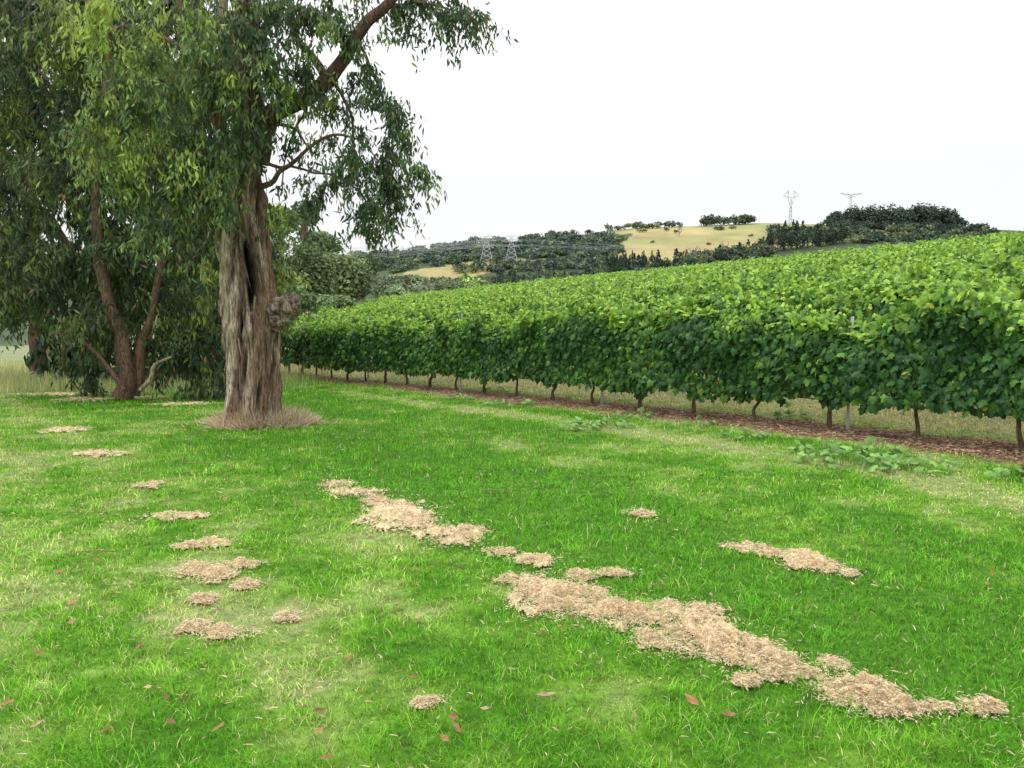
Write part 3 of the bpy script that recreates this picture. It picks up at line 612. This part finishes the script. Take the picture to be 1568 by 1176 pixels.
# ---------- hill woodland (mass)
def hills():
    P_=[]
    def place(ix,iy,w,h,col,cone=0,n=90,depth=None,sz=.24):
        if depth is None: p=onground(ix,iy,200,720)
        else:
            p=at(ix,iy,depth);p[2]=tz(p[0],p[1])
        g=p[1]/F;R=np.array([w*g*.5,w*g*.5,h*g*.5])
        c=p+[0,0,R[2]*(.95 if cone else .72)]
        col=np.array(col)*(.75+.5*rng.random())
        P_.append(crown(c,R*1.15,int(n),max(R[0]*sz,.6),col,.35,7,cone))
        if rng.random()<.3: P_.append(tri(tube([p-[0,0,1],p+[0,0,R[2]*.5],c],[.4,.3,.2],4,(.1,.08,.06),1)))
    haze_blue=(.070,.095,.074);dk=(.040,.062,.042);ol=(.092,.115,.058)  # first tone has blue-grey distance haze mixed into the leaf colour
    for i in range(520):
        ix=540+410*rng.random();top=np.interp(ix,[540,600,725,850,940],[389,388,371,363,359]);bot=np.interp(ix,[540,600,720,840,950],[416,417,400,395,392])
        iy=top+(bot-top)*rng.random()
        place(ix,iy+2,14+14*rng.random(),7+7*rng.random(),[haze_blue,ol,dk,haze_blue][rng.integers(0,4)],0,80)
    for i in range(150):
        ix=700+240*rng.random();iy=np.interp(ix,[700,930],[408,400])+12*rng.random()
        place(ix,iy,14+10*rng.random(),8+9*rng.random(),[dk,haze_blue,ol][rng.integers(0,3)],0,90)
    for i in range(90):
        ix=575+200*rng.random();iy=430+18*rng.random();place(ix,iy,16+8*rng.random(),9+6*rng.random(),[ol,haze_blue][rng.integers(0,2)],0,90)
    for i in range(200):
        ix=760+400*rng.random();iy=np.interp(ix,[760,860,950,1000,1160],[434,432,422,410,392])+ (rng.random()-.3)*16
        place(ix,iy,14+10*rng.random(),13+13*rng.random(),dk if rng.random()<.6 else [haze_blue,ol][rng.integers(0,2)],rng.random()<.35,120)
    for i in range(40):
        ix=930+60*rng.random();place(ix,414+8*rng.random(),11+5*rng.random(),16+14*rng.random(),dk,1,120)
    for i in range(70):
        ix=1050+130*rng.random();place(ix,np.interp(ix,[1050,1180],[404,388])+6*rng.random(),18+8*rng.random(),16+12*rng.random(),(.085,.105,.062),0,120)
    for ix,iy,w,h in [(960,352,18,12),(975,350,16,10),(1000,350,26,10),(1035,358,10,9),(1100,352,20,6),(1122,350,16,6),(905,352,14,7),(940,345,12,9),(1210,352,16,6),(1040,352,10,16),(1000,372,8,5),(1085,375,9,5),(1150,362,10,5),(985,356,14,8),(1020,354,12,7)]:
        place(ix,iy,w,h,ol,0,110)
    for ix,w,h,cn in [(600,20,8,0),(640,18,10,0),(680,20,9,0),(725,24,14,0),(735,16,12,0),(765,20,9,0),(800,22,10,0),(825,18,11,0),(850,24,12,0),(866,16,10,0),(880,18,11,0),(905,16,9,0),(936,18,14,0),(948,16,9,0),(985,32,10,0),(1015,20,10,0),(1030,22,13,0),(1045,16,9,0)]:
        place(ix,0,w,h,(.065,.085,.058),0,120,697)
    for i in range(20):
        ix=1080+90*rng.random();place(ix,0,22,12+9*rng.random(),(.065,.085,.055),0,130,697)
    pc=(.042,.060,.044)
    for i in range(95):
        ix=1283+203*rng.random();h=np.interp(ix,[1283,1310,1350,1430,1470,1488],[24,38,42,50,46,18])*(.65+.4*rng.random())
        place(ix,0,26,h,pc,0,260,680+22*rng.random(),.18)
    for i in range(50):
        ix=1283+203*rng.random();place(ix,0,24,16,pc,0,160,660+20*rng.random(),.2)
    for i in range(40):
        ix=1165+130*rng.random();place(ix,388-np.interp(ix,[1165,1290],[0,16]),17,np.interp(ix,[1165,1215,1240,1295],[30,42,30,36])*(.7+.4*rng.random()),pc,rng.random()<.4,190)
    for i in range(130):
        ix=1180+340*rng.random();place(ix,353+21*rng.random(),22,16,[pc,dk,ol][rng.integers(0,3)],0,120)
    V,Fc,C=merge(P_);mesh_obj('hillside_trees',V,Fc,C,M_far)
    T=[]
    for ix,iy,h in [(1062,404,24),(1112,400,26),(1085,402,18),(1040,362,14)]:
        p=onground(ix,iy,200,720);g=p[1]/F
        T.append(tube([p,p+[0,0,h*g*.5],p+[1,0,h*g]],[.5,.35,.15],5,(.4,.36,.32),2))
        for j in range(9):
            a=rng.random()*6.28;s=p+[0,0,h*g*(.25+.5*rng.random())];T.append(tube([s,s+[math.cos(a)*h*g*.25,math.sin(a)*h*g*.25,h*g*.2],s+[math.cos(a)*h*g*.4,math.sin(a)*h*g*.4,h*g*.42]],[.25,.2,.1],4,(.4,.36,.32),1))
    mesh_obj('bare_trees',*merge(T),M_bark)
hills()
# ---------- pylons and lines
def pylon(base,H,W,arms,th=.2):
    T=[];col=(.55,.57,.60)
    def bm(a,b,r=th):T.append(tube([base+np.array(a),base+np.array(b)],[r*.5,r*.5],4,col,1))
    lv=np.linspace(0,1,7);wd=lambda t:W*(1-t)**1.2*.5+.6
    for sx in(-1,1):
        for sy in(-1,1):
            for i in range(6):
                a,b=lv[i],lv[i+1];bm((sx*wd(a),sy*wd(a),a*H),(sx*wd(b),sy*wd(b),b*H))
                if sy<0: bm((sx*wd(a),-wd(a),a*H),(-sx*wd(b),-wd(b),b*H),th*.7);bm((sx*wd(a),wd(a),a*H),(-sx*wd(b),wd(b),b*H),th*.7)
    for z,l in arms:
        for s in(-1,1):
            bm((0,-.5,z),(s*l,0,z+.3));bm((0,.5,z),(s*l,0,z+.3));bm((0,0,z+1.8),(s*l,0,z+.3),th*.8)
            bm((s*l,0,z+.3),(s*l,0,z-1.5),th*.8);bm((s*l*.5,0,z),(s*l*.5,0,z+1),th*.6)
    return mesh_obj('transmission_tower',*merge(T),M_steel)
tops=[]
for ix,iy,h in [(745,402,40),(783,406,44)]:
    p=onground(ix,iy,200,720);g=p[1]/F;H=h*g
    pylon(p,H,H*.42,[(H*.62,H*.28),(H*.8,H*.36),(H*.97,H*.2)]);tops.append(p+[0,0,H*.8])
for ix,iy0,iyt,dep,l in [(1210,344,292,700,9),(1301,352,295,720,15)]:
    b=at(ix,iy0,dep);t=at(ix,iyt,dep);H=t[2]-b[2]
    T=[];col=(.30,.31,.33)
    def bm(a,c,r=.4):T.append(tube([b+np.array(a),b+np.array(c)],[r*.5,r*.5],4,col,1))
    if l<12:
        for s in(-1,1):
            bm((s*1.6,0,-2),(s*.6,0,H*.55));bm((s*.6,0,H*.55),(s*2.8,0,H*.8));bm((s*2.8,0,H*.8),(s*2.2,0,H));bm((s*2.2,0,H),(s*4,0,H*.93))
            bm((s*.8,0,H*.55),(0,0,H*.78),.35)
            bm((s*2.8,0,H*.8),(s*6.5,0,H*.86),.4);bm((s*2.2,0,H),(s*6.5,0,H*.86),.3)
        bm((-2.8,0,H*.8),(2.8,0,H*.8))
        for i in range(5):
            a=i/5*.55*H;wa=1.6-1.0*i/5;wb=1.6-1.0*(i+1)/5;bm((-wa,0,a),(wb,0,a+.11*H),.3);bm((wa,0,a),(-wb,0,a+.11*H),.3)
    else:
        for s in(-1,1):
            bm((s*1.2,0,-4),(s*.5,0,H*.93));bm((0,0,H*.93),(s*9,0,H*.99),.4);bm((0,0,H*.86),(s*9,0,H*.99),.35);bm((0,0,H*.93),(s*4,0,H*.99),.35)
            bm((s*9,0,H*.99),(s*9,0,H*.94),.35)
    mesh_obj('transmission_tower',*merge(T),M_steel)
T=[]
for off in(-1,0,1):
    for z in(0,1):
        for k,tp in enumerate(tops):
            e=at(330,[395,372][k]+off*5+z*7,300)
            s=tp+[off*5,0,z*4-2];mid=(s+e)/2-[0,0,3];T.append(tube([s,mid,e],[.055,.045,.035],4,(.45,.47,.5),6))
            e2=at(1240,[386,380][k]+off*3+z*4,560);T.append(tube([s,(s+e2)/2-[0,0,2],e2],[.04,.04,.04],4,(.3,.32,.34),6))
mesh_obj('power_lines',*merge(T),M_steel)
# ---------- camera, light
cam=bpy.data.cameras.new('camera');co=bpy.data.objects.new('camera',cam);scene.collection.objects.link(co)
cam.sensor_width=36;cam.lens=36*F/1568;cam.clip_end=6000;cam.clip_start=.05
co.location=(0,0,CAMZ);co.rotation_euler=(math.pi/2-P,0,0);scene.camera=co
el,az=math.radians(62),math.radians(-60)
Dv=Vector((math.sin(az)*math.cos(el),math.cos(az)*math.cos(el),math.sin(el)))
sl=bpy.data.lights.new('sun','SUN');sl.energy=1.3;sl.angle=math.radians(30);sl.color=(1,.95,.86)
so=bpy.data.objects.new('sun',sl);scene.collection.objects.link(so);so.rotation_euler=Dv.to_track_quat('Z','Y').to_euler()
w=bpy.data.worlds.new('World');scene.world=w;w.use_nodes=True;n=w.node_tree;n.nodes.clear()
sk=n.nodes.new('ShaderNodeTexSky');sk.sky_type='NISHITA';sk.sun_disc=False;sk.sun_elevation=el;sk.sun_rotation=az
tc=n.nodes.new('ShaderNodeTexCoord');no=n.nodes.new('ShaderNodeTexNoise');no.inputs['Scale'].default_value=1.6;no.inputs['Detail'].default_value=4
n.links.new(tc.outputs['Generated'],no.inputs['Vector'])
sx=n.nodes.new('ShaderNodeSeparateXYZ');n.links.new(tc.outputs['Generated'],sx.inputs[0])
cr=n.nodes.new('ShaderNodeValToRGB');cr.color_ramp.elements[0].color=(.94,.95,.97,1);cr.color_ramp.elements[1].color=(1,1,1,1);cr.color_ramp.elements[0].position=.3;cr.color_ramp.elements[1].position=.65
n.links.new(no.outputs[0],cr.inputs[0])
# overcast sky: zenith brighter than horizon (CIE overcast)
mz=n.nodes.new('ShaderNodeMapRange');mz.inputs[1].default_value=.15;mz.inputs[2].default_value=.9;mz.inputs[3].default_value=7.2;mz.inputs[4].default_value=15.5;n.links.new(sx.outputs[2],mz.inputs[0])
sc=n.nodes.new('ShaderNodeVectorMath');sc.operation='SCALE';n.links.new(cr.outputs[0],sc.inputs[0]);n.links.new(mz.outputs[0],sc.inputs['Scale'])
mx=n.nodes.new('ShaderNodeMixRGB');mx.inputs[0].default_value=.92;n.links.new(sk.outputs[0],mx.inputs[1]);n.links.new(sc.outputs[0],mx.inputs[2])
bg=n.nodes.new('ShaderNodeBackground');bg.inputs[1].default_value=.145;n.links.new(mx.outputs[0],bg.inputs[0])
ow=n.nodes.new('ShaderNodeOutputWorld');n.links.new(bg.outputs[0],ow.inputs[0])
scene.view_settings.view_transform='Standard';scene.view_settings.look='None';scene.view_settings.exposure=0
